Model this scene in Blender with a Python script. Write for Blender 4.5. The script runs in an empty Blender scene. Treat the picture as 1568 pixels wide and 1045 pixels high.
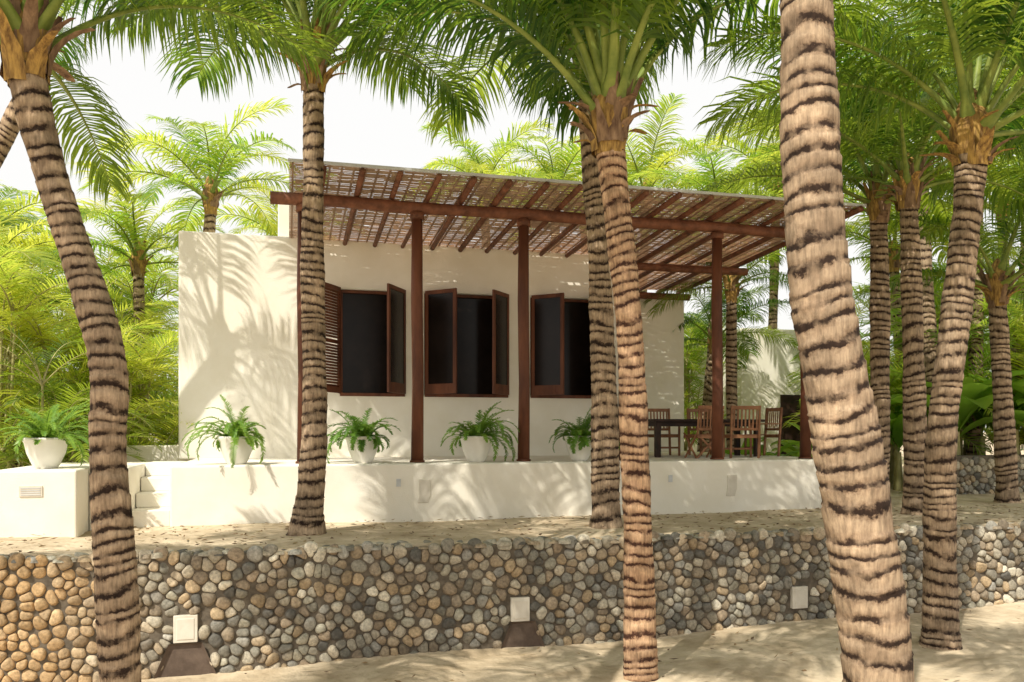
import bpy, math, random
import numpy as np
from mathutils import Vector, Matrix, Euler
RND=random.Random(11)
scene=bpy.context.scene
TH=math.radians(14.8); CT,ST=math.cos(TH),math.sin(TH)
AX,AY=-5.06,12.55
HM=Matrix.Translation((AX,AY,0))@Matrix.Rotation(TH,4,'Z')
def H(u,v,z=0.0): return Vector((AX+u*CT-v*ST, AY+u*ST+v*CT, z))

# ------------------------------------------------------------------ materials
def nt(name):
    m=bpy.data.materials.new(name); m.use_nodes=True
    n=m.node_tree; n.nodes.clear()
    return m,n
def N(n,t,**kw):
    x=n.nodes.new(t)
    for k,v in kw.items():
        if k in ('inp',):
            for a,b in v.items(): x.inputs[a].default_value=b
        else: setattr(x,k,v)
    return x
def c4(c): return (c[0],c[1],c[2],1.0)
def simple(name,c1,c2,scale=5,rough=.8,bump=.2,bscale=40,spec=.3,coord='Object',stretch=(1,1,1),dist=.01):
    m,n=nt(name); L=n.links.new
    o=N(n,'ShaderNodeOutputMaterial'); b=N(n,'ShaderNodeBsdfPrincipled')
    b.inputs['Roughness'].default_value=rough; b.inputs['Specular IOR Level'].default_value=spec
    tc=N(n,'ShaderNodeTexCoord'); mp=N(n,'ShaderNodeMapping'); mp.inputs['Scale'].default_value=stretch
    L(tc.outputs[coord],mp.inputs['Vector'])
    no=N(n,'ShaderNodeTexNoise',inp={'Scale':scale,'Detail':8,'Roughness':.6}); L(mp.outputs[0],no.inputs['Vector'])
    cr=N(n,'ShaderNodeValToRGB'); cr.color_ramp.elements[0].position=.35; cr.color_ramp.elements[1].position=.65
    cr.color_ramp.elements[0].color=c4(c1); cr.color_ramp.elements[1].color=c4(c2)
    L(no.outputs['Fac'],cr.inputs['Fac']); L(cr.outputs[0],b.inputs['Base Color'])
    nb=N(n,'ShaderNodeTexNoise',inp={'Scale':bscale,'Detail':6}); L(mp.outputs[0],nb.inputs['Vector'])
    bu=N(n,'ShaderNodeBump',inp={'Strength':bump,'Distance':dist}); L(nb.outputs['Fac'],bu.inputs['Height']); L(bu.outputs[0],b.inputs['Normal'])
    L(b.outputs[0],o.inputs[0])
    return m
def leafmat(name,ca,cb,ta,tb,mix=.45,nscale=.6):
    m,n=nt(name); L=n.links.new
    o=N(n,'ShaderNodeOutputMaterial'); b=N(n,'ShaderNodeBsdfPrincipled')
    b.inputs['Roughness'].default_value=.42; b.inputs['Specular IOR Level'].default_value=.4
    g=N(n,'ShaderNodeNewGeometry'); oi=N(n,'ShaderNodeObjectInfo')
    no=N(n,'ShaderNodeTexNoise',inp={'Scale':nscale,'Detail':4}); L(g.outputs['Position'],no.inputs['Vector'])
    ad=N(n,'ShaderNodeMath',operation='ADD'); L(no.outputs['Fac'],ad.inputs[0])
    mu=N(n,'ShaderNodeMath',operation='MULTIPLY_ADD',inp={1:.5,2:-.25}); L(oi.outputs['Random'],mu.inputs[0]); L(mu.outputs[0],ad.inputs[1])
    ad2=N(n,'ShaderNodeMath',operation='MULTIPLY_ADD',inp={1:.35}); L(g.outputs['Random Per Island'],ad2.inputs[0])
    s2=N(n,'ShaderNodeMath',operation='ADD',inp={1:-.17}); L(ad.outputs[0],s2.inputs[0]); L(s2.outputs[0],ad2.inputs[2])
    mr=N(n,'ShaderNodeMapRange',inp={'From Min':.25,'From Max':.8}); L(ad2.outputs[0],mr.inputs['Value'])
    m1=N(n,'ShaderNodeMixRGB',inp={'Color1':c4(ca),'Color2':c4(cb)}); L(mr.outputs[0],m1.inputs['Fac'])
    m2=N(n,'ShaderNodeMixRGB',inp={'Color1':c4(ta),'Color2':c4(tb)}); L(mr.outputs[0],m2.inputs['Fac'])
    L(m1.outputs[0],b.inputs['Base Color'])
    t=N(n,'ShaderNodeBsdfTranslucent'); L(m2.outputs[0],t.inputs['Color'])
    mx=N(n,'ShaderNodeMixShader',inp={0:mix}); L(b.outputs[0],mx.inputs[1]); L(t.outputs[0],mx.inputs[2]); L(mx.outputs[0],o.inputs[0])
    return m
def trunkmat(name,light=(.44,.325,.22),mid=(.27,.185,.12),dark=(.028,.016,.011)):
    m,n=nt(name); L=n.links.new
    o=N(n,'ShaderNodeOutputMaterial'); b=N(n,'ShaderNodeBsdfPrincipled')
    b.inputs['Roughness'].default_value=.85; b.inputs['Specular IOR Level'].default_value=.2
    tc=N(n,'ShaderNodeTexCoord'); sx=N(n,'ShaderNodeSeparateXYZ'); L(tc.outputs['UV'],sx.inputs[0])
    n1=N(n,'ShaderNodeTexNoise',inp={'Scale':4.0,'Detail':3}); L(tc.outputs['Object'],n1.inputs['Vector'])
    n1b=N(n,'ShaderNodeTexNoise',inp={'Scale':26,'Detail':6,'Roughness':.7}); L(tc.outputs['Object'],n1b.inputs['Vector'])
    a=N(n,'ShaderNodeMath',operation='MULTIPLY_ADD',inp={1:1.0}); L(n1.outputs['Fac'],a.inputs[0]); L(sx.outputs['Y'],a.inputs[2])
    a2=N(n,'ShaderNodeMath',operation='MULTIPLY_ADD',inp={1:.6}); L(n1b.outputs['Fac'],a2.inputs[0]); L(a.outputs[0],a2.inputs[2])
    a3=N(n,'ShaderNodeMath',operation='SUBTRACT',inp={1:.8}); L(a2.outputs[0],a3.inputs[0])
    fr=N(n,'ShaderNodeMath',operation='FRACT'); L(a3.outputs[0],fr.inputs[0])
    cr=N(n,'ShaderNodeValToRGB'); e=cr.color_ramp.elements
    e[0].position=0; e[0].color=c4(dark); e[1].position=.16; e[1].color=c4([x*1.4 for x in dark])
    for p,c in((.28,mid),(.5,light),(.78,light),(.92,mid),(.98,[x*1.6 for x in dark])):
        q=e.new(p); q.color=c4(c)
    L(fr.outputs[0],cr.inputs['Fac'])
    nm=N(n,'ShaderNodeTexNoise',inp={'Scale':9,'Detail':4}); L(tc.outputs['Object'],nm.inputs['Vector'])
    rm=N(n,'ShaderNodeMapRange',inp={'From Min':.34,'From Max':.50,'To Min':.2,'To Max':1.0}); L(nm.outputs['Fac'],rm.inputs['Value'])
    mxm=N(n,'ShaderNodeMixRGB',inp={'Color1':c4([(x+2*y)/3 for x,y in zip(light,mid)])}); L(rm.outputs[0],mxm.inputs['Fac']); L(cr.outputs[0],mxm.inputs['Color2'])
    mp=N(n,'ShaderNodeMapping'); mp.inputs['Scale'].default_value=(40,40,6); L(tc.outputs['Object'],mp.inputs['Vector'])
    n2=N(n,'ShaderNodeTexNoise',inp={'Scale':1.0,'Detail':6,'Roughness':.7}); L(mp.outputs[0],n2.inputs['Vector'])
    r2=N(n,'ShaderNodeMapRange',inp={'From Min':.3,'From Max':.7,'To Min':.5,'To Max':1.3}); L(n2.outputs['Fac'],r2.inputs['Value'])
    n3=N(n,'ShaderNodeTexNoise',inp={'Scale':2.6,'Detail':6,'Roughness':.65}); L(tc.outputs['Object'],n3.inputs['Vector'])
    r3=N(n,'ShaderNodeMapRange',inp={'From Min':.3,'From Max':.7,'To Min':.5,'To Max':1.35}); L(n3.outputs['Fac'],r3.inputs['Value'])
    mm=N(n,'ShaderNodeMath',operation='MULTIPLY'); L(r2.outputs[0],mm.inputs[0]); L(r3.outputs[0],mm.inputs[1])
    vm=N(n,'ShaderNodeVectorMath',operation='SCALE'); L(mxm.outputs[0],vm.inputs[0]); L(mm.outputs[0],vm.inputs['Scale'])
    L(vm.outputs[0],b.inputs['Base Color'])
    hs=N(n,'ShaderNodeMath',operation='MULTIPLY_ADD',inp={1:.5}); L(n2.outputs['Fac'],hs.inputs[0])
    bw=N(n,'ShaderNodeRGBToBW'); L(mxm.outputs[0],bw.inputs[0]); L(bw.outputs[0],hs.inputs[2])
    bu=N(n,'ShaderNodeBump',inp={'Strength':.8,'Distance':.016}); L(hs.outputs[0],bu.inputs['Height']); L(bu.outputs[0],b.inputs['Normal'])
    L(b.outputs[0],o.inputs[0]); return m
def attrmat(name,rough=.7):
    m,n=nt(name); L=n.links.new
    o=N(n,'ShaderNodeOutputMaterial'); b=N(n,'ShaderNodeBsdfPrincipled'); b.inputs['Roughness'].default_value=rough
    b.inputs['Specular IOR Level'].default_value=.3
    at=N(n,'ShaderNodeAttribute'); at.attribute_name='Col'
    tc=N(n,'ShaderNodeTexCoord'); no=N(n,'ShaderNodeTexNoise',inp={'Scale':28,'Detail':8,'Roughness':.7}); L(tc.outputs['Object'],no.inputs['Vector'])
    mr=N(n,'ShaderNodeMapRange',inp={'From Min':.3,'From Max':.7,'To Min':.5,'To Max':1.4}); L(no.outputs['Fac'],mr.inputs['Value'])
    vm=N(n,'ShaderNodeVectorMath',operation='SCALE'); L(at.outputs['Color'],vm.inputs[0]); L(mr.outputs[0],vm.inputs['Scale'])
    L(vm.outputs[0],b.inputs['Base Color'])
    bu=N(n,'ShaderNodeBump',inp={'Strength':.6,'Distance':.015}); L(no.outputs['Fac'],bu.inputs['Height']); L(bu.outputs[0],b.inputs['Normal'])
    L(b.outputs[0],o.inputs[0]); return m

M_stucco=simple('white_stucco',(.82,.77,.66),(.89,.85,.76),scale=1.2,rough=.9,bump=.3,bscale=50,spec=.1)
M_wood=simple('red_brown_wood',(.08,.026,.014),(.18,.062,.03),scale=3,rough=.55,bump=.3,bscale=20,stretch=(1,1,.25))
M_logs=simple('log_wood',(.11,.042,.024),(.25,.10,.055),scale=6,rough=.6,bump=.3,bscale=20)
M_dark=simple('dark_wood',(.02,.012,.01),(.05,.025,.018),scale=5,rough=.5,bump=.2)
M_teak=simple('teak_wood',(.20,.085,.04),(.38,.18,.09),scale=5,rough=.5,bump=.2)
M_glass=simple('dark_window_pane',(.010,.007,.006),(.018,.012,.010),scale=2,rough=.2,bump=.02,spec=.2)
M_sand=simple('sand_ground',(.42,.33,.22),(.66,.55,.40),scale=1.3,rough=.95,bump=.9,bscale=6,spec=.1,dist=.06)
M_mortar=simple('mortar',(.09,.075,.058),(.17,.14,.105),scale=12,rough=.95,bump=.5,bscale=60)
M_fix=simple('cream_fixture',(.62,.57,.48),(.72,.67,.58),scale=6,rough=.7,bump=.1)
M_niche=simple('clay_recess',(.09,.065,.05),(.15,.11,.085),scale=6,rough=.9,bump=.3)
M_pot=simple('white_glazed_pot',(.74,.71,.66),(.82,.8,.75),scale=3,rough=.5,bump=.08)
M_soil=simple('potting_soil',(.03,.02,.015),(.06,.04,.03),scale=20)
M_metal=simple('roof_edge_metal',(.5,.51,.52),(.62,.63,.64),scale=6,rough=.5,bump=.1)
M_fibre=simple('palm_fibre',(.14,.075,.03),(.50,.31,.09),scale=8,rough=.9,bump=.6,bscale=30,stretch=(3,3,.6))
M_husk=simple('dry_husk',(.10,.055,.035),(.34,.22,.13),scale=6,rough=.9,bump=.5,stretch=(2,2,.5))
M_pet=simple('green_petiole',(.12,.18,.03),(.28,.33,.07),scale=4,rough=.5,bump=.1)
M_cane=simple('areca_cane',(.28,.26,.10),(.46,.42,.2),scale=4,rough=.6,bump=.1)
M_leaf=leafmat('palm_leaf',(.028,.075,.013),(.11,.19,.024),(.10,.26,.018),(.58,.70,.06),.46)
M_leafB=leafmat('sunlit_tint_palm_leaf',(.10,.20,.02),(.34,.38,.035),(.36,.6,.05),(.92,.93,.13),.52)  # brighter copy of the leaf material, with the backlit yellow-green glow in its colours
M_fern=leafmat('fern_leaf',(.06,.15,.02),(.16,.3,.045),(.15,.38,.03),(.45,.65,.08),.38,3)
M_ban=leafmat('banana_leaf',(.09,.2,.02),(.2,.34,.04),(.3,.55,.05),(.6,.8,.12),.48,1)
M_trunk=trunkmat('palm_bark')
M_trunk2=trunkmat('palm_bark_warm',(.55,.36,.22),(.36,.215,.13),(.05,.022,.014))
M_stone=attrmat('cobble')
M_litter=attrmat('litter',.9)
M_reed,n=nt('reed_mat'); L=n.links.new
o=N(n,'ShaderNodeOutputMaterial'); d=N(n,'ShaderNodeBsdfDiffuse'); t=N(n,'ShaderNodeBsdfTranslucent'); g=N(n,'ShaderNodeNewGeometry')
cr=N(n,'ShaderNodeValToRGB'); cr.color_ramp.elements[0].color=(.42,.30,.23,1); cr.color_ramp.elements[1].color=(.78,.62,.49,1)
L(g.outputs['Random Per Island'],cr.inputs[0])
tc=N(n,'ShaderNodeTexCoord'); nz=N(n,'ShaderNodeTexNoise',inp={'Scale':3.5,'Detail':5}); L(tc.outputs['Object'],nz.inputs['Vector'])
rz=N(n,'ShaderNodeMapRange',inp={'From Min':.3,'From Max':.7,'To Min':.75,'To Max':1.15}); L(nz.outputs['Fac'],rz.inputs['Value'])
sv=N(n,'ShaderNodeVectorMath',operation='SCALE'); L(cr.outputs[0],sv.inputs[0]); L(rz.outputs[0],sv.inputs['Scale'])
L(sv.outputs[0],d.inputs[0]); t.inputs[0].default_value=(.74,.56,.43,1)
mx=N(n,'ShaderNodeMixShader',inp={0:.48}); L(d.outputs[0],mx.inputs[1]); L(t.outputs[0],mx.inputs[2]); L(mx.outputs[0],o.inputs[0])

# ------------------------------------------------------------------ mesh builder
class MB:
    def __init__(s): s.v=[]; s.f=[]; s.m=[]; s.uv=None; s.sm=[]
    def add(s,vs,fs,mi=0,sm=False):
        b=len(s.v); s.v.extend([tuple(x) for x in vs])
        for f in fs: s.f.append([b+i for i in f]); s.m.append(mi); s.sm.append(sm)
    def obox(s,c,a,b,d,mi=0):
        c,a,b,d=map(Vector,(c,a,b,d))
        vs=[c+i*a+j*b+k*d for i in(-1,1) for j in(-1,1) for k in(-1,1)]
        s.add(vs,[(0,1,3,2),(4,6,7,5),(0,4,5,1),(2,3,7,6),(0,2,6,4),(1,5,7,3)],mi)
    def box(s,x0,x1,y0,y1,z0,z1,mi=0):
        s.obox(((x0+x1)/2,(y0+y1)/2,(z0+z1)/2),((x1-x0)/2,0,0),(0,(y1-y0)/2,0),(0,0,(z1-z0)/2),mi)
    def tube(s,pts,rs,n=8,mi=0,cap=True,sm=True):
        pts=[Vector(p) for p in pts]; vs=[];k=len(pts)
        for i,p in enumerate(pts):
            t=(pts[min(i+1,k-1)]-pts[max(i-1,0)]).normalized()
            ref=Vector((0,0,1)) if abs(t.z)<.9 else Vector((0,1,0))
            a=t.cross(ref).normalized(); b=t.cross(a)
            r=rs[i] if hasattr(rs,'__len__') else rs
            for j in range(n):
                an=2*math.pi*j/n; vs.append(p+a*math.cos(an)*r+b*math.sin(an)*r)
        fs=[(i*n+j,i*n+(j+1)%n,(i+1)*n+(j+1)%n,(i+1)*n+j) for i in range(k-1) for j in range(n)]
        if cap: fs+= [tuple(range(n))[::-1],tuple((k-1)*n+j for j in range(n))]
        s.add(vs,fs,mi,sm)
    def lathe(s,c,prof,n=32,mi=0):
        vs=[(c[0]+r*math.cos(2*math.pi*j/n),c[1]+r*math.sin(2*math.pi*j/n),c[2]+z) for r,z in prof for j in range(n)]
        k=len(prof)
        s.add(vs,[(i*n+j,i*n+(j+1)%n,(i+1)*n+(j+1)%n,(i+1)*n+j) for i in range(k-1) for j in range(n)],mi,True)
    def mesh(s,name,mats):
        me=bpy.data.meshes.new(name); me.from_pydata(s.v,[],s.f)
        for m in mats: me.materials.append(m)
        me.polygons.foreach_set('material_index',s.m); me.polygons.foreach_set('use_smooth',s.sm)
        me.update(); return me
def link(o,parent=None):
    scene.collection.objects.link(o)
    if parent: o.parent=parent
    return o
def obj(name,me,parent=None,loc=(0,0,0)):
    o=bpy.data.objects.new(name,me); o.location=loc; return link(o,parent)
def empty(name,mat=None):
    o=bpy.data.objects.new(name,None); link(o)
    o.empty_display_size=.3
    if mat is not None: o.matrix_world=mat
    return o
def part(mb,name,mats,parent,bevel=0,seg=2):
    o=obj(name,mb.mesh(name,mats),parent)
    if bevel:
        b=o.modifiers.new('b','BEVEL'); b.width=bevel; b.segments=seg; b.limit_method='ANGLE'
    return o
def wallgrid(us,zs,v0,v1,holes):
    us=sorted(set(us+[h[0] for h in holes]+[h[1] for h in holes])); zs=sorted(set(zs+[h[2] for h in holes]+[h[3] for h in holes]))
    def solid(i,j):
        if i<0 or j<0 or i>=len(us)-1 or j>=len(zs)-1: return False
        cu=(us[i]+us[i+1])/2; cz=(zs[j]+zs[j+1])/2
        return not any(h[0]<cu<h[1] and h[2]<cz<h[3] for h in holes)
    idx={};V=[];F=[]
    def vid(i,j,k):
        if (i,j,k) not in idx: idx[(i,j,k)]=len(V); V.append((us[i],(v0,v1)[k],zs[j]))
        return idx[(i,j,k)]
    for i in range(len(us)-1):
        for j in range(len(zs)-1):
            if not solid(i,j): continue
            F.append((vid(i,j,0),vid(i+1,j,0),vid(i+1,j+1,0),vid(i,j+1,0)))
            F.append((vid(i,j,1),vid(i,j+1,1),vid(i+1,j+1,1),vid(i+1,j,1)))
            if not solid(i-1,j): F.append((vid(i,j,0),vid(i,j+1,0),vid(i,j+1,1),vid(i,j,1)))
            if not solid(i+1,j): F.append((vid(i+1,j,0),vid(i+1,j,1),vid(i+1,j+1,1),vid(i+1,j+1,0)))
            if not solid(i,j-1): F.append((vid(i,j,0),vid(i,j,1),vid(i+1,j,1),vid(i+1,j,0)))
            if not solid(i,j+1): F.append((vid(i,j+1,0),vid(i+1,j+1,0),vid(i+1,j+1,1),vid(i,j+1,1)))
    mb=MB(); mb.add(V,F); return mb

# ------------------------------------------------------------------ ground
def lowz(u): return -1.418+.0187*max(-12,min(22,u))
def build_ground():
    us=[-600,-300,-150,-80,-50,-35]+[-25+.5*i for i in range(38)]+[-6+.16*i for i in range(132)]+[15.5+.5*i for i in range(40)]+[45,60,90,160,300,600]
    vs=[-600,-300,-120,-60,-40,-30]+[-24+.5*i for i in range(30)]+[-9+.16*i for i in range(36)]+[-3.25,-3.0]
    lo=len(vs); vs+=[-2.99,-2.8]+[-2.66+.16*i for i in range(17)]+[.5*i for i in range(1,60)]+[32,40,60,100,200,400,800]
    r=np.random.RandomState(3); V=[]
    dents=[(r.uniform(-5,14),r.uniform(-8.5,-3.5) if i%2 else r.uniform(-2.7,-.2),r.uniform(.10,.22),r.uniform(.015,.035)) for i in range(260)]
    D=np.array(dents)
    for j,v in enumerate(vs):
        for u in us:
            nz=.025*math.sin(u*1.3+v*.9)+.02*math.sin(u*.7-v*1.9+1)+r.uniform(-.006,.006)
            if -9<v<0 and -6<u<15:
                q=((D[:,0]-u)**2+(D[:,1]-v)**2)/(D[:,2]**2); nz-=float((D[:,3]*np.exp(-q)).sum())-.01
            if j<lo: z=lowz(u)+nz*(1 if v>-20 else .3)
            else: z=-.03+nz*.6
            V.append((u,v,z))
    n=len(us); F=[(j*n+i,j*n+i+1,(j+1)*n+i+1,(j+1)*n+i) for j in range(len(vs)-1) for i in range(n-1)]
    mb=MB(); mb.add(V,F,0,True); o=part(mb,'ground',[M_sand],None); o.matrix_world=HM
build_ground()

# ------------------------------------------------------------------ cobble walls
PAL=[(.32,.29,.23),(.44,.39,.30),(.24,.225,.185),(.54,.47,.36),(.38,.295,.205),(.44,.33,.205),(.66,.60,.48),(.16,.15,.13),(.35,.33,.285),(.48,.38,.26),(.29,.235,.17),(.40,.37,.29)]
def cobbles(a0,a1,b0,b1,mapf,sp,rs,skip=lambda a,b:False,warm=lambda a:0):
    P=[];row=0;b=b0
    while b<b1:
        a=a0+(sp/2 if row%2 else 0)
        while a<a1:
            if rs.rand()>.04: P.append((a+rs.uniform(-.42,.42)*sp,b+rs.uniform(-.38,.38)*sp))
            a+=sp*rs.uniform(.8,1.2)
        row+=1; b+=sp*.84
    P=np.array(P)
    keep=np.ones(len(P),bool)
    for i in range(len(P)):
        if not keep[i]: continue
        dd=np.hypot(*(P-P[i]).T); dd[i]=9; keep[(dd<sp*.5)]=False
    P=P[keep]
    K=16; th=np.arange(K)*2*np.pi/K
    rings=[(1.0,0.0),(.95,.45),(.85,.78),(.62,.95),(.3,1.0)]
    V=[];F=[];C=[]
    for i in range(len(P)):
        if skip(P[i,0],P[i,1]): continue
        D=P-P[i]; dd=np.hypot(D[:,0],D[:,1]); msk=(dd>1e-6)&(dd<sp*2.8)
        D=D[msk]; dd=dd[msk]; ph=np.arctan2(D[:,1],D[:,0])
        cs=np.cos(th[:,None]-ph[None,:]); rr=np.where(cs>.05,dd[None,:]/2/np.maximum(cs,.05),9).min(axis=1)
        rr=np.minimum(rr,sp*.85); rr=np.minimum(rr,rr.mean()*1.35)
        rr=(np.roll(rr,1)+2*rr+np.roll(rr,-1))/4
        rr=rr*rs.uniform(.91,1.0)-.002
        h=rs.uniform(.03,.07); tx,ty=rs.uniform(-.3,.3,2)
        base=len(V)
        for q,hh in rings:
            for k in range(K):
                a=rr[k]*q*math.cos(th[k]); bb=rr[k]*q*math.sin(th[k])
                V.append(mapf(P[i,0]+a,P[i,1]+bb,h*hh+(a*tx+bb*ty)*hh+rs.uniform(-.0015,.0015)))
        V.append(mapf(P[i,0],P[i,1],h))
        for q in range(4):
            for k in range(K): F.append((base+q*K+k,base+q*K+(k+1)%K,base+(q+1)*K+(k+1)%K,base+(q+1)*K+k))
        for k in range(K): F.append((base+4*K+k,base+4*K+(k+1)%K,base+5*K))
        c=np.array(PAL[rs.randint(len(PAL))])*rs.uniform(.65,1.15)
        w=warm(P[i,0]); c=c*(1-w)+w*np.array((.56,.36,.17))*rs.uniform(.6,1.2)
        C.extend([c]*(5*K+1))
    return V,F,C
def cobble_obj(name,parent,parts):
    V=[];F=[];C=[]
    for v,f,c in parts:
        b=len(V); V+=v; F+=[tuple(b+i for i in x) for x in f]; C+=c
    mb=MB(); mb.add(V,F,0,True); me=mb.mesh(name,[M_stone])
    at=me.color_attributes.new('Col','FLOAT_COLOR','POINT')
    arr=np.ones((len(V),4),dtype=np.float32); arr[:,:3]=np.array(C); at.data.foreach_set('color',arr.ravel())
    return obj(name,me,parent)
rs=np.random.RandomState(5)
VS=-3.07
rw=empty('cobblestone_retaining_wall',HM)
PLQ=[(.56,-.86,.13,.155),(4.52,-.85,.12,.15),(8.52,-.90,.12,.15)]
NCH=[(.56,-1.40,-1.05,.15,.29),(4.55,-1.36,-1.03,.13,.25)]
def skipf(a,b):
    for u,z,w,h in PLQ:
        if abs(a-u)<w+.04 and abs(b-z)<h+.04: return True
    for u,z0,z1,w1,w0 in NCH:
        if b<z1+.03:
            f=(z1-b)/(z1-z0); 
            if abs(a-u)<w1+(w0-w1)*min(1,max(0,f))+.04: return True
    return False
p1=cobbles(-7,17,-1.62,-.02,lambda a,b,h:(a,VS-h+.012,b),.132,rs,skipf,lambda a:max(0,min(.75,(.3-a)*.6)))
p2=cobbles(-7,17,.05,.3,lambda a,b,h:(a,VS+b,-.045+h*.9+.01*math.sin(a*3)),.13,rs)
cobble_obj('stones',rw,[p1,p2])
mb=MB(); mb.box(-7,17,VS,VS+.35,-1.8,-.03); part(mb,'mortar_core',[M_mortar],rw)
for i,(u,z,w,h) in enumerate(PLQ):
    mb=MB(); mb.box(u-w,u+w,VS-.055,VS+.02,z-h,z+h); mb.box(u-w+.035,u+w-.035,VS-.062,VS-.05,z-h+.035,z+h-.035); part(mb,'light_plate_%d'%(i+1),[M_fix],rw,.008)
for i,(u,z0,z1,w1,w0) in enumerate(NCH):
    mb=MB(); y=VS-.012; y2=VS-.055
    mb.add([(u-w0,y,z0),(u+w0,y,z0),(u+w1,y,z1),(u-w1,y,z1),(u-w0-.05,y2,z0),(u+w0+.05,y2,z0),(u+w1+.03,y2,z1+.03),(u-w1-.03,y2,z1+.03)],
           [(0,1,2,3),(4,0,3,7),(1,5,6,2),(3,2,6,7)]); part(mb,'drain_niche_%d'%(i+1),[M_niche],rw)

rw2=empty('cobblestone_wall',Matrix.Translation((9.6,19.0,0))@Matrix.Rotation(TH,4,'Z'))
q1=cobbles(0,9,-.05,.8,lambda a,b,h:(a,-h,b),.15,rs)
cobble_obj('stones',rw2,[q1]); mb=MB(); mb.box(-.1,9.1,0,.35,-.2,.84); part(mb,'mortar_core',[M_mortar],rw2,.03)

# ------------------------------------------------------------------ house
VW=3.6; ZF=.88; ZW=5.17
house=empty('white_stucco_house',HM)
mb=MB(); mb.box(0,11.6,0,7.2,-.4,ZF); part(mb,'terrace',[M_stucco],house,.03,3)
WIN=[(2.68,3.96,2.12,4.2),(4.36,6.1,2.12,4.2),(6.59,8.19,2.12,4.2)]
part(wallgrid([-.3,8.75],[ZF-.02,ZW],VW,VW+.28,WIN),'front_wall',[M_stucco],house,.035,3)
mb=MB(); mb.box(-.3,-.02,VW+.28,10,-.2,ZW-.01); mb.box(8.45,8.74,VW+.28,10,ZF-.02,ZW-.02); mb.box(-.02,8.45,9.72,10,-.2,ZW-.01); part(mb,'side_walls',[M_stucco],house)
mb=MB(); mb.box(-.02,8.45,VW+.28,9.72,ZW-.45,ZW-.25); part(mb,'roof_slab',[M_stucco],house)
mb=MB(); mb.box(8.74,11.5,6.45,9.9,ZF-.3,4.9); part(mb,'rear_wing',[M_stucco],house,.035,3)
mb=MB(); mb.box(1.50,2.0,VW+.3,VW+3,ZW-.1,5.95); part(mb,'parapet',[M_stucco],house,.03,3)
mb=MB(); fr=MB()
for a,b,c,d in WIN:
    mb.box(a-.02,b+.02,VW+.17,VW+.19,c-.02,d+.02)  # opaque near-black sheet stands for the unlit room behind
    fr.box(a,b,VW-.03,VW+.12,c-.035,c+.03); fr.box(a,b,VW+.09,VW+.16,d-.06,d-.002)
    fr.box(a+.002,a+.06,VW+.09,VW+.16,c+.03,d-.06); fr.box(b-.06,b-.002,VW+.09,VW+.16,c+.03,d-.06)
part(mb,'window_panes',[M_glass],house); part(fr,'window_frames',[M_wood],house,.005)
CAS=[(2.68,3.60,2.30,2.95),(3.96,3.6,3.54,2.87),(4.38,3.6,4.91,3.07),(6.1,3.6,5.65,3.04),(6.61,3.6,7.14,3.07),(8.19,3.6,7.75,3.04)]
for k,(u0,v0,u1,v1) in enumerate(CAS):
    mb=MB(); a=Vector((u0,v0-.02,0)); b=Vector((u1,v1,0)); d=(b-a); l=d.length; d.normalize(); nn=Vector((-d.y,d.x,0)); z0,z1=2.14,4.22
    def ob(s0,s1,za,zb,th=.022,mi=0):
        c=a+d*((s0+s1)/2*l)+Vector((0,0,(za+zb)/2))
        mb.obox(c,d*((s1-s0)/2*l),nn*th,Vector((0,0,(zb-za)/2)),mi)
    sw=.07/l
    ob(0,sw,z0,z1); ob(1-sw,1,z0,z1); ob(sw,1-sw,z1-.08,z1); ob(sw,1-sw,z0,z0+(.12 if k==0 else .2))
    if k==0:
        ob(sw,1-sw,3.1,3.17); nl=34
        for i in range(nl):
            z=z0+.14+(z1-z0-.25)*i/(nl-1)
            if 3.07<z<3.2: continue
            c=a+d*(l/2)+Vector((0,0,z)); mb.obox(c,d*((1-2*sw)/2*l),(nn*.022+Vector((0,0,.016))),(nn*.002-Vector((0,0,.003))),0)
    else:
        ob(sw,1-sw,z0+.2,z1-.08,.008,1)
        for s in(-1,1):
            c=a+d*(l/2)+Vector((0,0,z0+.1))+nn*.024*s; mb.obox(c,d*((.7-2*sw)/2*l),nn*.004,Vector((0,0,.05)),0)
    part(mb,'shutter_%d'%(k+1),[M_wood,M_glass],house)
def zt(v): return 5.38-.05*(v+.5)
posts=[1.93,3.75,5.57,7.39,9.21,11.03]
mb=MB()
for u in posts:
    mb.tube([(u,.5,ZF),(u+.012,.5,2.2),(u-.006,.5,3.6),(u,.5,5.0)],[.105,.095,.098,.088],14)
    mb.tube([(u,.5,ZF),(u,.5,ZF+.035)],.125,14)
part(mb,'posts',[M_wood],house)
mb=MB(); zb=5.08
mb.tube([(1.42+i*1.1,.5,zb+.012*math.sin(i*2.1)) for i in range(10)],[.1,.095,.1,.092,.1,.095,.1,.094,.1,.095],14)
mb.tube([(8.75+i*.7,3.5,zt(3.5)-.25) for i in range(5)],.085,12)
mb.tube([(8.75+i*.7,6.3,zt(6.3)-.25) for i in range(5)],.085,12)
for u in posts: mb.tube([(u,.5,zb-.2),(u,.5,zb-.09)],.118,12)
part(mb,'beams',[M_logs],house)
mb=MB(); u=2.2; k=0
while u<11.5:
    j=RND.uniform(-.02,.02); r=RND.uniform(.042,.056); vend=6.6 if u>8.8 else 3.59
    mb.tube([(u+j,-.55+RND.uniform(-.04,.02),zt(-.55)-.085),(u,1.5,zt(1.5)-.09),(u-j,vend,zt(vend)-.085)],[r,r*.95,r*.9],10)
    u+=.575; k+=1
part(mb,'rafters',[M_logs],house)
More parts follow.
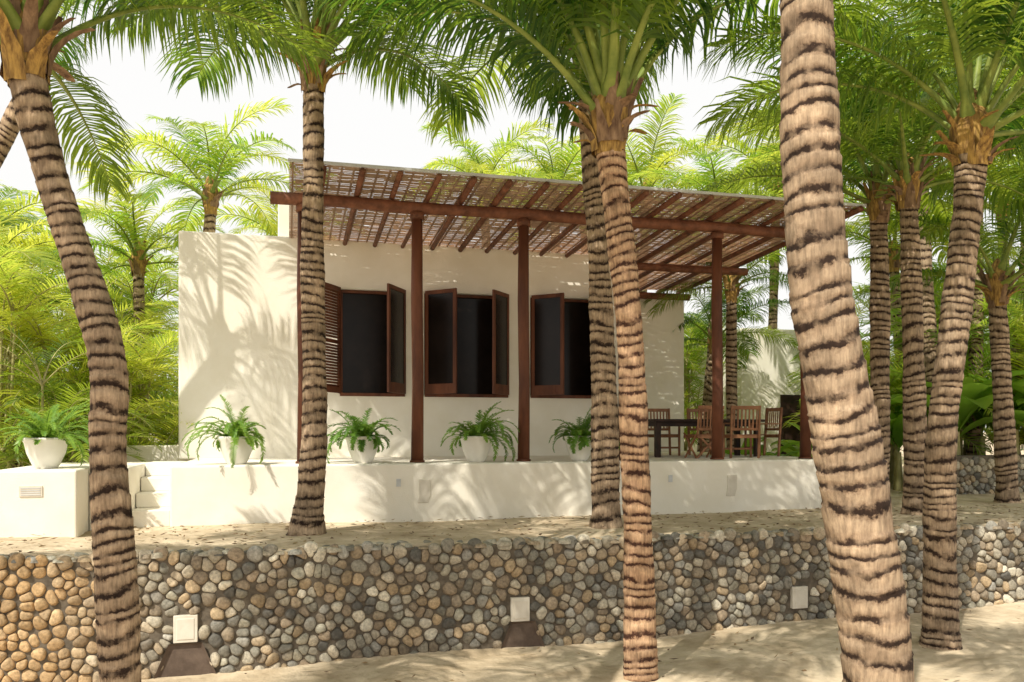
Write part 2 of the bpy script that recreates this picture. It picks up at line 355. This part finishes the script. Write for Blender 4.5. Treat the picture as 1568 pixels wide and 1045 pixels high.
# woven reed mat: tight basket-weave strips, with small open gaps where reeds have shifted
mb=MB(); v=-.5; row=0
while v<6.6:
    w=RND.uniform(.026,.032); g=RND.choice([.001,.002,.003,.005])
    u=1.71-(row%2)*.09; z=zt(v)-.020
    while u<11.53:
        ue=u+RND.choice([.18,.36,.36,.54])
        a=max(1.71,u); b=min(11.53,ue)
        holey=math.sin(a*2.1+1)*math.sin(v*3.3)+.4*math.sin(a*7+v*5)
        if b-a>.02 and not (RND.random()<(.06 if holey>.6 else .004)):
            gz=.005*(1 if (row+int(a/.18))%2 else -1); sl=RND.uniform(-.002,.002)
            mb.obox(((a+b)/2,v+w/2+sl,z+gz),((b-a)/2-.001,RND.uniform(-.0015,.0015),0),(0,w/2,0),(0,0,.004))
        u=ue
    v+=w+g; row+=1
u=1.76
while u<11.5:
    for zz in(.0195-.010,.0195+.012): mb.obox((u,3.05,zt(3.05)-zz-.002),(.014,0,0),(0,3.55,-.1775),(0,0,.002))
    u+=.18
part(mb,'reed_mat',[M_reed],house)
mb=MB(); mb.box(1.69,11.56,-.55,-.512,5.355,5.40); part(mb,'roof_edge',[M_metal],house,.004)
mb=MB()
for u in(3.79,9.22):
    mb.add([(u-.1,-.012,.26),(u+.06,-.012,.26),(u+.10,-.012,.40),(u+.10,-.012,.62),(u-.08,-.012,.62),(u-.08,-.012,.42),
            (u-.12,.02,.24),(u+.07,.02,.24),(u+.12,.02,.40),(u+.12,.02,.64),(u-.10,.02,.64),(u-.10,.02,.42)],
           [(0,1,2,3,4,5)]+[(i,(i+1)%6,6+(i+1)%6,6+i) for i in range(6)],0)
for u in(3.38,8.05): mb.box(u-.035,u+.035,-.014,.01,.52,.64,1)
part(mb,'wall_lamps',[M_fix,M_metal],house)
st=empty('entry_steps',HM)
mb=MB(); mb.box(-.56,-.01,.15,2.3,-.3,.22); mb.box(-.56,-.01,.6,2.3,.22,.44); mb.box(-.56,-.01,1.05,2.3,.44,.66); mb.box(-.56,-.01,1.5,2.3,.66,.875); part(mb,'treads',[M_stucco],st,.02,3)
mb=MB(); mb.box(-1.07,-.57,-.1,2.3,-.3,.865); part(mb,'stair_cheek',[M_stucco],st,.03,3)
pb=empty('white_planter_block',HM)
mb=MB(); mb.box(-2.12,-1.08,-.78,2.3,-.3,.87); part(mb,'block',[M_stucco],pb,.03,3)
mb=MB(); mb.box(-1.78,-1.5,-.795,-.77,.52,.66); 
for i in range(4): mb.box(-1.76,-1.52,-.80,-.79,.535+i*.03,.547+i*.03,1)
part(mb,'vent',[M_fix,M_metal],pb)
lw=empty('low_garden_wall',HM)
mb=MB(); mb.box(-2.6,-.31,4.0,4.25,-.3,1.12); mb.box(-6,-2.2,2.31,2.5,-.3,.5); part(mb,'wall',[M_stucco],lw,.03,3)
gh=empty('white_guest_house',HM)
mb=MB(); mb.box(14.9,19,9.5,13,-.3,4.5); part(mb,'walls',[M_stucco],gh,.05,3)
mb=MB(); mb.box(16.2,16.9,9.47,9.52,.3,2.5); part(mb,'door',[M_dark],gh)

# ------------------------------------------------------------------ furniture
tb=empty('dining_table',HM)
mb=MB(); mb.box(8.55,10.95,1.75,2.75,ZF+.70,ZF+.75); mb.box(8.65,10.85,1.85,2.65,ZF+.61,ZF+.70)
for a in(8.62,10.78):
    for b in(1.82,2.58): mb.box(a,a+.1,b,b+.1,ZF,ZF+.70)
part(mb,'table',[M_dark],tb,.008)
def chair(u,v,rot,folding=False,arm=True):
    e=empty('dining_chair',HM@Matrix.Translation((u,v,ZF))@Matrix.Rotation(rot,4,'Z'))
    mb=MB(); w=.27
    if folding:
        for x in(-w,w):
            mb.obox((x,0,.24),(.014,0,0),(0,.02,0),(0,.2,.24)); mb.obox((x*.92,0,.24),(.014,0,0),(0,.02,0),(0,-.2,.24))
            mb.obox((x,-.26,.68),(.014,0,0),(0,.018,0),(0,-.03,.23))
        mb.obox((0,-.2,.24),(.27,0,.24),(0,.012,0),(.012,0,-.016)); mb.obox((0,-.2,.24),(.27,0,-.24),(0,.012,0),(.012,0,.016))
    else:
        for x in(-w,w):
            mb.box(x-.02,x+.02,.2,.24,0,.66); mb.obox((x,-.25,.5),(.02,0,0),(0,.022,0),(0,-.035,.5))
        mb.box(-w,w,.2,.22,.15,.19)
    for i in range(7): mb.box(-w,w,-.22+i*.065,-.175+i*.065,.43,.45)
    mb.box(-w,w,.2,.225,.38,.43); mb.box(-w,w,-.235,-.21,.38,.43)
    mb.obox((0,-.285,.96),(w+.02,0,0),(0,.015,0),(0,-.004,.035)); mb.obox((0,-.255,.55),(w,0,0),(0,.012,0),(0,-.003,.025))
    for i in range(7):
        x=-w+.05+i*(2*w-.1)/6; mb.obox((x,-.27,.75),(.016,0,0),(0,.007,0),(0,-.013,.19))
    if arm:
        for x in(-w,w): mb.box(x-.025,x+.025,-.25,.26,.65,.675)
    part(mb,'frame',[M_teak],e,.004)
chair(9.35,1.35,.15,True,False); chair(10.15,1.3,-.2); chair(9.3,3.0,math.pi); chair(10.3,3.0,math.pi+.1); chair(11.15,2.2,math.pi/2,False)

# ------------------------------------------------------------------ fronds
def frond_geo(mb,E,bend,Lf,nl,leafL,w,rng,droop=.35,base_r=.045,bare=.14,M=None,sway=.12,segs=3,miL=0,miR=1,pw=1.25):
    M=M or Matrix.Identity(4)
    n=18; P=[Vector((0,0,0))]; T=[]; y=0; sw=rng.uniform(-sway,sway)
    for i in range(n+1):
        s=i/n; an=math.radians(E-bend*(s**pw)); t=Vector((math.cos(an),sw*s,math.sin(an))).normalized(); T.append(t)
        if i<n: P.append(P[-1]+t*(Lf/n))
    vs=[];K=6
    for i in range(n+1):
        s=i/n; t=T[i]; side=Vector((0,1,0)); up=side.cross(t)*-1
        r=base_r*((1-s)**1.3)+.005; rw=r*(1+1.4*max(0,1-s*9))
        for k in range(K):
            a=2*math.pi*k/K; vs.append(M@(P[i]+side*math.cos(a)*rw+up*math.sin(a)*r*.7))
    mb.add(vs,[(i*K+k,i*K+(k+1)%K,(i+1)*K+(k+1)%K,(i+1)*K+k) for i in range(n) for k in range(K)],miR,True)
    for i in range(nl):
        s1=(i+.5)/nl; s=bare+(1-bare)*s1
        for sd in(-1,1):
            if rng.random()<.04: continue
            ss=min(.999,s+rng.uniform(-.004,.004)); x=ss*n; j=int(x); f=x-j
            p=P[j].lerp(P[j+1],f); t=T[j].lerp(T[j+1],f).normalized(); up=Vector((-t.z,0,t.x)).normalized()
            if up.z<0: up=-up
            ln=leafL*(.42+.58*math.sin(math.pi*min(1,.12+.80*s1)))*rng.uniform(.78,1.12)
            if s1>.9: ln*=.8
            d=(t*(.45+.7*s1*s1+rng.uniform(-.16,.16))+Vector((0,sd,0))*(1-.25*s1)+up*(.28+rng.uniform(-.25,.15))).normalized()
            dr=droop*rng.uniform(.5,1.6)
            wv=(t-d*t.dot(d)).normalized(); prof=[w*.55,w,w*.75,0] if segs==3 else [w*.7,w*.8,0]
            vv=[]
            q=p.copy()
            for k in range(segs+1):
                h=prof[k]/2
                if k==segs: vv.append(M@q)
                else:
                    vv.append(M@(q-wv*h)); vv.append(M@(q+wv*h))
                    q=q+d*(ln/segs); d=(d+Vector((0,0,-dr*(k+1)*.7))).normalized()
                    wv=(wv-d*wv.dot(d)).normalized()
            fs=[(2*k,2*k+1,2*k+3,2*k+2) for k in range(segs-1)]+[(2*segs-2,2*segs-1,2*segs)]
            mb.add(vv,fs,miL,False)
ELS=[84,70,55,40,25,5,-25]
FR={}
rg=random.Random(4)
for bright in(0,1):
    for E in ELS:
        for k in range(2):
            mb=MB()
            if not bright: frond_geo(mb,E,{84:70,70:85,55:88,40:80,25:72,5:62,-25:45}[E]*rg.uniform(.85,1.12),4.0,88,1.15,.038,rg,droop=.7,base_r=.06,bare=.2)
            else: frond_geo(mb,E,{84:80,70:95,55:95,40:85,25:75,5:65,-25:45}[E]*rg.uniform(.85,1.12),3.7,58,1.02,.052,rg,droop=.36,base_r=.05,bare=.16)
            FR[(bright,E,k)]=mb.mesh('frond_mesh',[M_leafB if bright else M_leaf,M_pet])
def catmull(pts,n):
    P=[Vector(p) for p in pts]; P=[P[0]*2-P[1]]+P+[P[-1]*2-P[-2]]; out=[]
    for i in range(1,len(P)-2):
        for k in range(n):
            t=k/n; a,b,c,d=P[i-1],P[i],P[i+1],P[i+2]
            out.append(.5*((2*b)+(c-a)*t+(2*a-5*b+4*c-d)*t*t+(3*b-a-3*c+d)*t**3))
    out.append(P[-2]); return out
def trunk_mesh(pts,rads,sp,seed,fine=True,mat=None):
    rng=random.Random(seed); base=Vector(pts[0]); C=catmull(pts,40)
    rr=[]; 
    for i in range(len(C)):
        x=i/40; j=min(int(x),len(rads)-2); rr.append(rads[j]+(rads[j+1]-rads[j])*(x-j))
    S=[0]
    for i in range(1,len(C)): S.append(S[-1]+(C[i]-C[i-1]).length)
    tot=S[-1]; bd=[0]
    while bd[-1]<tot+.5: bd.append(bd[-1]+sp*rng.uniform(.55,1.55)*(1.2 if rng.random()<.3 else .9))
    step=(sp/8) if fine else sp/2; ns=int(tot/step); K=28 if fine else 10
    V=[];UV=[]; ci=0;bi=0
    for a in range(ns+1):
        s=tot*a/ns
        while ci<len(C)-2 and S[ci+1]<s: ci+=1
        f=(s-S[ci])/max(1e-6,S[ci+1]-S[ci]); p=C[ci].lerp(C[ci+1],f)-base; t=(C[ci+1]-C[ci]).normalized(); r=rr[ci]+(rr[min(ci+1,len(rr)-1)]-rr[ci])*f
        while bd[bi+1]<s: bi+=1
        fc=(s-bd[bi])/(bd[bi+1]-bd[bi]); vv=bi+fc
        r*=1+.40*math.exp(-s/.22)
        r*=1+.03*math.sin(s*3.1+seed)+.02*math.sin(s*7.3+seed*2)
        X=Vector((0,1,0)).cross(t).normalized(); Yv=t.cross(X)
        for k in range(K+1):
            an=2*math.pi*k/K; fw=(fc+.14*math.sin(an+bi*2.3)+.06*math.sin(3*an+bi*1.1))%1
            prof=1+.05*fw**1.5-.02
            q=r*prof*(1+.018*math.sin(5*an+bi*1.7)+.012*math.sin(9*an+s*9)+.02*math.sin(2*an+s*2.1))
            if k<K: V.append(p+X*math.cos(an)*q+Yv*math.sin(an)*q)
            UV.append((k/K,vv+.22*math.sin(an+seed+s*1.3)))
    me=bpy.data.meshes.new('trunk'); F=[];FU=[]
    for a in range(ns):
        for k in range(K):
            k2=(k+1)%K; F.append((a*K+k,a*K+k2,(a+1)*K+k2,(a+1)*K+k)); w=K+1; FU+= [UV[a*w+k],UV[a*w+k+1],UV[(a+1)*w+k+1],UV[(a+1)*w+k]]
    me.from_pydata(V,[],F); uv=me.uv_layers.new(name='UVMap'); uv.data.foreach_set('uv',np.array(FU,dtype=np.float32).ravel())
    me.polygons.foreach_set('use_smooth',[True]*len(F)); me.materials.append(mat or M_trunk); me.update(); return me
def palm(pts,rads,nf=20,sc=1.0,bright=0,emax=84,emin=0,sp=.12,seed=1,fine=True,mat=None,name='coconut_palm',az0=None,extra=()):
    rng=random.Random(seed); e=empty(name,Matrix.Translation(pts[0])); base=Vector(pts[0])
    obj('trunk',trunk_mesh(pts,rads,sp,seed,fine,mat),e)
    top=Vector(pts[-1])-base; rt=rads[-1]
    mb=MB()
    mb.lathe(top,[(rt*.98,-.12),(rt*1.05,.0),(rt*1.25,.16),(rt*1.4,.34),(rt*1.1,.55),(rt*.6,.75),(.02,.85)],14,0)
    nb=20 if fine else 6
    for i in range(nb):
        az=i*2.4+rng.uniform(-.3,.3); fl=rng.uniform(.05,.6); ln=rng.uniform(.3,.7); z0=rng.uniform(-.15,.3); w0=rng.uniform(.05,.12)
        dv=Vector((math.cos(az),math.sin(az),0)); sd=Vector((-math.sin(az),math.cos(az),0)); vs=[]
        for k in range(6):
            s=k/5; r=rt*1.03+.02+fl*s**1.8*.7; z=z0+ln*s-(fl*.45*s*s if fl>.35 else 0); w=w0*(1.1-.75*s)*(1+.25*rng.uniform(-1,1))
            c=top+dv*r+Vector((0,0,z)); vs+= [c-sd*w+dv*-.03,c+dv*.015,c+sd*w+dv*-.03]
        mb.add(vs,[(3*k+j,3*k+j+1,3*k+4+j,3*k+3+j) for k in range(5) for j in range(2)],1 if rng.random()<.55 else 0,True)
    obj('fibre_head',mb.mesh('fibre_head',[M_fibre,M_husk]),e)
    a0=az0 if az0 is not None else rng.uniform(0,6)
    lst=[]
    for i in range(nf):
        f=i/max(1,nf-1); lst.append((a0+i*2.39996+rng.uniform(-.15,.15),emax+(emin-emax)*f+rng.uniform(-6,6),f,1))
    for az,E,ss in extra: lst.append((az,E,.8,ss))
    for i,(az,E,f,s0) in enumerate(lst):
        Ek=min(ELS,key=lambda x:abs(x-E))
        o=bpy.data.objects.new('frond_%d'%(i+1),FR[(bright,Ek,rng.randint(0,1))]); link(o,e)
        o.location=top+Vector((math.cos(az)*.07,math.sin(az)*.07,.48-.3*f)); s=sc*s0*rng.uniform(.85,1.12)
        o.rotation_euler=Euler((rng.uniform(-.25,.25),(Ek-E)*math.pi/180,az),'XYZ'); o.scale=(s,s*rng.uniform(.9,1.05),s)
    return e
palm([(-3.2,7.0,-1.5),(-3.26,7.0,.11),(-3.33,7,1.18),(-3.33,7,1.94),(-3.52,7.05,2.58),(-3.76,7.1,3.23),(-3.95,7.1,3.88),(-4.06,7.1,4.38)],[.165,.165,.145,.142,.135,.132,.135,.14],nf=15,sp=.115,seed=21,emin=50,sc=.9,extra=[(3.3,10,.9),(1.75,8,.6)])
palm([(-2.84,11.74,-.05),(-2.73,11.74,1.49),(-2.76,11.74,3.75),(-2.745,11.74,5.0),(-2.745,11.74,6.2)],[.2,.17,.155,.14,.14],nf=23,sp=.125,seed=22,emin=38)
palm([(1.39,12.55,-.08),(1.36,12.55,1.98),(1.28,12.55,3.9),(1.17,12.55,5.16),(1.07,12.55,6.8)],[.2,.2,.15,.13,.13],nf=14,sp=.14,seed=23,emin=40)
palm([(1.40,9.2,-1.5),(1.37,9.2,.05),(1.33,9.2,1.12),(1.27,9.2,2.53),(1.12,9.2,3.95),(1.06,9.2,4.5)],[.17,.16,.155,.14,.15,.165],nf=18,sp=.115,seed=24,emin=54,sc=1.0,mat=M_trunk2)
palm([(2.12,4.7,-1.45),(2.03,4.7,.01),(1.945,4.7,.71),(1.836,4.7,1.436),(1.71,4.7,2.16),(1.656,4.7,2.88),(1.63,4.7,3.79),(1.6,4.7,5.9)],[.21,.192,.182,.177,.165,.15,.142,.14],nf=9,sp=.12,seed=25,emin=35,sc=.9)
palm([(5.25,10.4,-1.4),(5.25,10.4,1.08),(5.42,10.4,2.68),(5.57,10.4,4.04),(5.63,10.4,4.75)],[.2,.175,.165,.17,.18],nf=16,sp=.12,seed=26,emin=42,sc=.95,extra=[(0.3,15,1),(5.6,25,.9)])
palm([(6.9,14.5,-.1),(6.87,14.5,2.07),(6.79,14.5,4.86),(6.76,14.5,5.3)],[.19,.18,.15,.15],nf=14,sp=.13,seed=27,emin=25,sc=.9)
palm([(6.69,15.5,-.1),(6.72,15.5,3.3),(6.69,15.5,5.3)],[.18,.17,.15],nf=13,sp=.13,seed=28,emin=30,sc=.9)
palm([(9.93,17,-.1),(9.82,17,2.18),(9.72,17,4.0)],[.2,.18,.16],nf=14,sp=.14,seed=29,emin=15,sc=.8)
palm([(5.35,20.5,-.1),(5.3,20.5,2.5),(5.3,20.5,4.6)],[.15,.14,.13],nf=14,sp=.14,seed=30,emin=10,sc=.55,fine=False)
# palms added beside and behind the viewpoint, mostly unseen, to shade yard and wall
palm([(-9.4,12.2,-.2),(-8.9,12.6,2.5),(-8.2,13.0,5),(-7.3,13.1,7.0)],[.17,.15,.14,.13],nf=7,seed=31,fine=False,emin=50,sc=.7)
palm([(-1.9,.2,-1.5),(-2.1,1.3,2.4),(-2.3,4.2,7.4)],[.2,.17,.15],nf=7,seed=32,fine=False,emin=15,sc=.8)
palm([(2.3,.1,-1.5),(2.5,1.5,2.6),(4.2,3.6,7.4)],[.2,.17,.15],nf=7,seed=34,fine=False,emin=15,sc=.8)
palm([(7.5,5.0,-1.5),(7.3,5.2,3),(7.0,5.6,6.8)],[.2,.17,.15],nf=6,seed=35,fine=False,emin=25,sc=.85)
palm([(-5.6,1.2,-1.5),(-5.8,1.8,3),(-5.4,3.6,6.8)],[.2,.17,.15],nf=6,seed=36,fine=False,emin=25,sc=.8)
BG=[(-7.1,20,6.6,.72,1),(-9.9,22.5,5.6,.75,1),(-6.6,25,6.4,.7,1),(-12.0,19.5,4.6,.75,1),(-14.5,23,5.6,.85,1),(-.9,27.5,8.8,.75,1),(1.3,26,8.2,.7,1),(4.4,28,8.8,.8,1),(6.1,25,7.4,.75,1),(8.4,27,8.6,.9,1),
    (8.2,21.5,8.2,.8,1),(9.6,20,9,.9,0),(11.5,21,8.2,.9,1),(13.5,22,9.6,1,1),(5.6,23.5,3.6,.6,0),(10.8,24,6,.9,1),(15,26,8,1,1),(-17,27,6.5,1,1),(2.8,33,9.2,.9,1),(11,30,10,1,1)]
for i,(x,y,z,s,b) in enumerate(BG):
    r=random.Random(100+i); lx=r.uniform(-.7,.7)
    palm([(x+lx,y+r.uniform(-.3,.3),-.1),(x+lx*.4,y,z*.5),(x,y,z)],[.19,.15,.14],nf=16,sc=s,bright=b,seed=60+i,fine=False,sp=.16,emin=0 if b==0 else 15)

# ------------------------------------------------------------------ areca clumps
AR=[]
for k in range(3):
    r=random.Random(70+k); mb=MB()
    for i in range(15):
        a=r.uniform(0,6.28); d=r.uniform(.05,.55); h=r.uniform(.6,3.0); lean=r.uniform(.1,.5)
        b0=Vector((math.cos(a)*d,math.sin(a)*d,-.1)); t=Vector((math.cos(a)*(d+lean),math.sin(a)*(d+lean),h)); m=(b0+t)/2+Vector((0,0,.15))
        mb.tube([b0,m,t],[.035,.028,.022],6,1,False)
        for j in range(6):
            az=r.uniform(0,6.28); E=r.uniform(35,82)
            frond_geo(mb,E,r.uniform(70,110),r.uniform(1.3,2.0),26,.5,.030,r,droop=.22,base_r=.016,bare=.22,M=Matrix.Translation(t)@Matrix.Rotation(az,4,'Z'),segs=2,pw=1.5)
    AR.append((mb.mesh('areca_mesh',[M_leaf,M_cane]),mb.mesh('areca_mesh_b',[M_leafB,M_cane])))
def areca(x,y,s,b=0,k=0):
    o=obj('areca_palm',AR[k%3][b],None,(x,y,-.05)); o.rotation_euler=(0,0,RND.uniform(0,6)); o.scale=(s,s,s*RND.uniform(.9,1.15))
for i,(x,y,s,b) in enumerate([(-8.0,14.6,.85,0),(-9.6,15.8,1.1,1),(-7.9,17.2,1.0,1),(-11.5,17.5,1.2,1),(-9.4,19.3,1.1,1),(-13,20,1.3,0),(-7.3,21,1.0,1),(-11,23,1.3,1),(-15.5,23,1.5,1),(-8.5,26,1.4,1),(-13,28,1.7,1),(-18,30,2,1),
    (9.6,22.8,1.1,1),(11.4,21.5,1.2,1),(13.2,20.6,1.2,1),(15,22.5,1.4,1),(6.0,30,1.2,1),(5.2,27,1.2,1),(11,27,1.5,1),(14,27,1.7,1),(17,27,1.7,1),(16,19,1.2,0)]): areca(x,y,s,b,i)
r=random.Random(99); mb=MB()
for i in range(360):
    x=r.uniform(-32,34); y=r.uniform(33,44)+abs(x)*.05; z=r.uniform(0,5.4)*(.6+.4*r.random())
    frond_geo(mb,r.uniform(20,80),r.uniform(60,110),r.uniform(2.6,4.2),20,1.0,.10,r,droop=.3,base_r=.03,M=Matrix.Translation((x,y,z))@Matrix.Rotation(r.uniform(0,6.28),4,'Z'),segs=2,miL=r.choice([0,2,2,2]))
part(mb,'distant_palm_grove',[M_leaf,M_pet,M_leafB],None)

def banana(x,y,s,seed,z=-.05):
    r=random.Random(seed); mb=MB(); e=empty('banana_plant',Matrix.Translation((x,y,z)))
    for q in range(3):
        bx,by=r.uniform(-.35,.35),r.uniform(-.35,.35); h=r.uniform(.6,1.3)*s
        mb.tube([(bx,by,0),(bx,by,h*.5),(bx,by,h)],[.09*s,.075*s,.05*s],8,1,False)
        for i in range(6):
            az=i*2.4+r.uniform(-.4,.4); E=r.uniform(45,82); Lf=r.uniform(1.2,1.9)*s; n=12; w=r.uniform(.2,.3)*s; p=Vector((0,0,0)); vs=[]
            M=Matrix.Translation((bx,by,h))@Matrix.Rotation(az,4,'Z'); bend=r.uniform(50,100)
            for k in range(n+1):
                t=k/n; an=math.radians(E-bend*t**1.4); ww=w*max(0,math.sin(math.pi*min(1,max(0,(t-.12)/.88))))**.55+.012
                ee=ww*(1+r.uniform(-.12,.12)); up=Vector((-math.sin(an),0,math.cos(an)))
                vs+=[M@(p+Vector((0,-ee,0))+up*ee*.35),M@p,M@(p+Vector((0,ee,0))+up*ee*.35)]
                p=p+Vector((math.cos(an),0,math.sin(an)))*(Lf/n)
            mb.add(vs,[(3*k+j,3*k+j+1,3*k+4+j,3*k+3+j) for k in range(n) for j in range(2)],0,True)
    obj('leaves',mb.mesh('leaves',[M_ban,M_cane]),e)
for i,(x,y,s) in enumerate([(5.4,18.8,.6),(6.9,19.4,.7),(10.2,19.9,1.3),(11.6,20.2,1.3),(12.4,19.6,1.1),(9.1,20.6,1.0),(13.6,19.9,1.3),(10.0,23,1.5)]): banana(x,y,s,200+i)

# ------------------------------------------------------------------ potted ferns
def fern(u,v,z,s,seed):
    e=empty('potted_fern',HM@Matrix.Translation((u,v,z))); r=random.Random(seed)
    mb=MB(); mb.lathe((0,0,0),[(.0,0),(.13*s,0),(.145*s,.02),(.17*s,.06),(.235*s,.22),(.262*s,.36),(.285*s,.40),(.29*s,.43),(.265*s,.435),(.245*s,.40),(.24*s,.37)],36,0)
    mb.lathe((0,0,0),[(.245*s,.385),(.12*s,.40),(0,.405)],20,1); part(mb,'pot',[M_pot,M_soil],e)
    mb=MB(); lop=r.uniform(0,6.28)
    for i in range(56):
        a=r.uniform(0,6.28); d=r.uniform(0,.14)*s; E=r.uniform(20,88); lf=r.uniform(.35,.85)*s*(1+.25*math.cos(a-lop))
        frond_geo(mb,E,r.uniform(50,165),lf,30,.095,.019,r,droop=.1,base_r=.004,bare=.08,M=Matrix.Translation((math.cos(a)*d,math.sin(a)*d,.38))@Matrix.Rotation(a+r.uniform(-.4,.4),4,'Z'),segs=2,miR=0)
    part(mb,'fern',[M_fern],e)
for i,(u,v,z,s) in enumerate([(.92,.42,ZF,1.0),(2.86,.42,ZF,1.0),(4.73,.42,ZF,1.0),(6.55,.42,ZF,.95),(-1.6,-.2,.87,1.05)]): fern(u,v,z,s,300+i)

# ------------------------------------------------------------------ leaf litter
r=random.Random(5); V=[];F=[];C=[]
for i in range(1500):
    if i%3: u=r.uniform(-4,15); v=r.uniform(-2.7,-.1); z=-.0
    else: u=r.uniform(-4,14); v=r.uniform(-9,-3.3); z=lowz(u)+.025
    a=r.uniform(0,6.28); l=r.uniform(.02,.07)*(3 if r.random()<.05 else 1); w=r.uniform(.008,.02); d=Vector((math.cos(a),math.sin(a),0)); s=Vector((-d.y,d.x,0)); c=Vector((u,v,z+.012)); b=len(V)
    V+=[c-d*l,c+s*w+Vector((0,0,r.uniform(0,.02))),c+d*l+Vector((0,0,r.uniform(0,.02))),c-s*w]; F.append((b,b+1,b+2,b+3)); C+=[r.choice([(.2,.12,.06),(.3,.2,.1),(.12,.07,.04),(.4,.3,.17)])]*4
mb=MB(); mb.add([tuple(x) for x in V],F); me=mb.mesh('leaf_litter',[M_litter]); at=me.color_attributes.new('Col','FLOAT_COLOR','POINT')
arr=np.ones((len(V),4),dtype=np.float32); arr[:,:3]=np.array(C); at.data.foreach_set('color',arr.ravel()); o=obj('leaf_litter',me); o.matrix_world=HM

# ------------------------------------------------------------------ light
S=Vector((-.32,-.55,.77)).normalized()
sun=bpy.data.lights.new('sun','SUN'); sun.energy=5; sun.angle=math.radians(.5); sun.color=(1,.94,.82)
so=bpy.data.objects.new('sun',sun); link(so); so.rotation_euler=S.to_track_quat('Z','Y').to_euler(); so.location=(0,0,20)
w=bpy.data.worlds.new('World'); scene.world=w; w.use_nodes=True; n=w.node_tree; n.nodes.clear(); L=n.links.new
sky=n.nodes.new('ShaderNodeTexSky'); sky.sky_type='NISHITA'; sky.sun_disc=False; sky.sun_elevation=math.asin(S.z); sky.sun_rotation=math.atan2(S.x,S.y); sky.dust_density=6; sky.air_density=1.2; sky.ozone_density=1
mixn=n.nodes.new('ShaderNodeMixRGB'); mixn.inputs[0].default_value=.85; mixn.inputs[2].default_value=(7.5,7.35,7.1,1)
bg=n.nodes.new('ShaderNodeBackground'); bg.inputs[1].default_value=.15; ow=n.nodes.new('ShaderNodeOutputWorld')
L(sky.outputs[0],mixn.inputs[1]); L(mixn.outputs[0],bg.inputs[0]); L(bg.outputs[0],ow.inputs[0])
cam=bpy.data.cameras.new('camera'); co=bpy.data.objects.new('camera',cam); link(co); co.location=(0,0,1.4); co.rotation_euler=(math.pi/2,0,0)
cam.sensor_width=36; cam.lens=29.85; cam.shift_y=.0877; cam.clip_end=3000; cam.clip_start=.05
scene.camera=co
scene.view_settings.view_transform='Standard'; scene.view_settings.look='None'; scene.view_settings.exposure=0
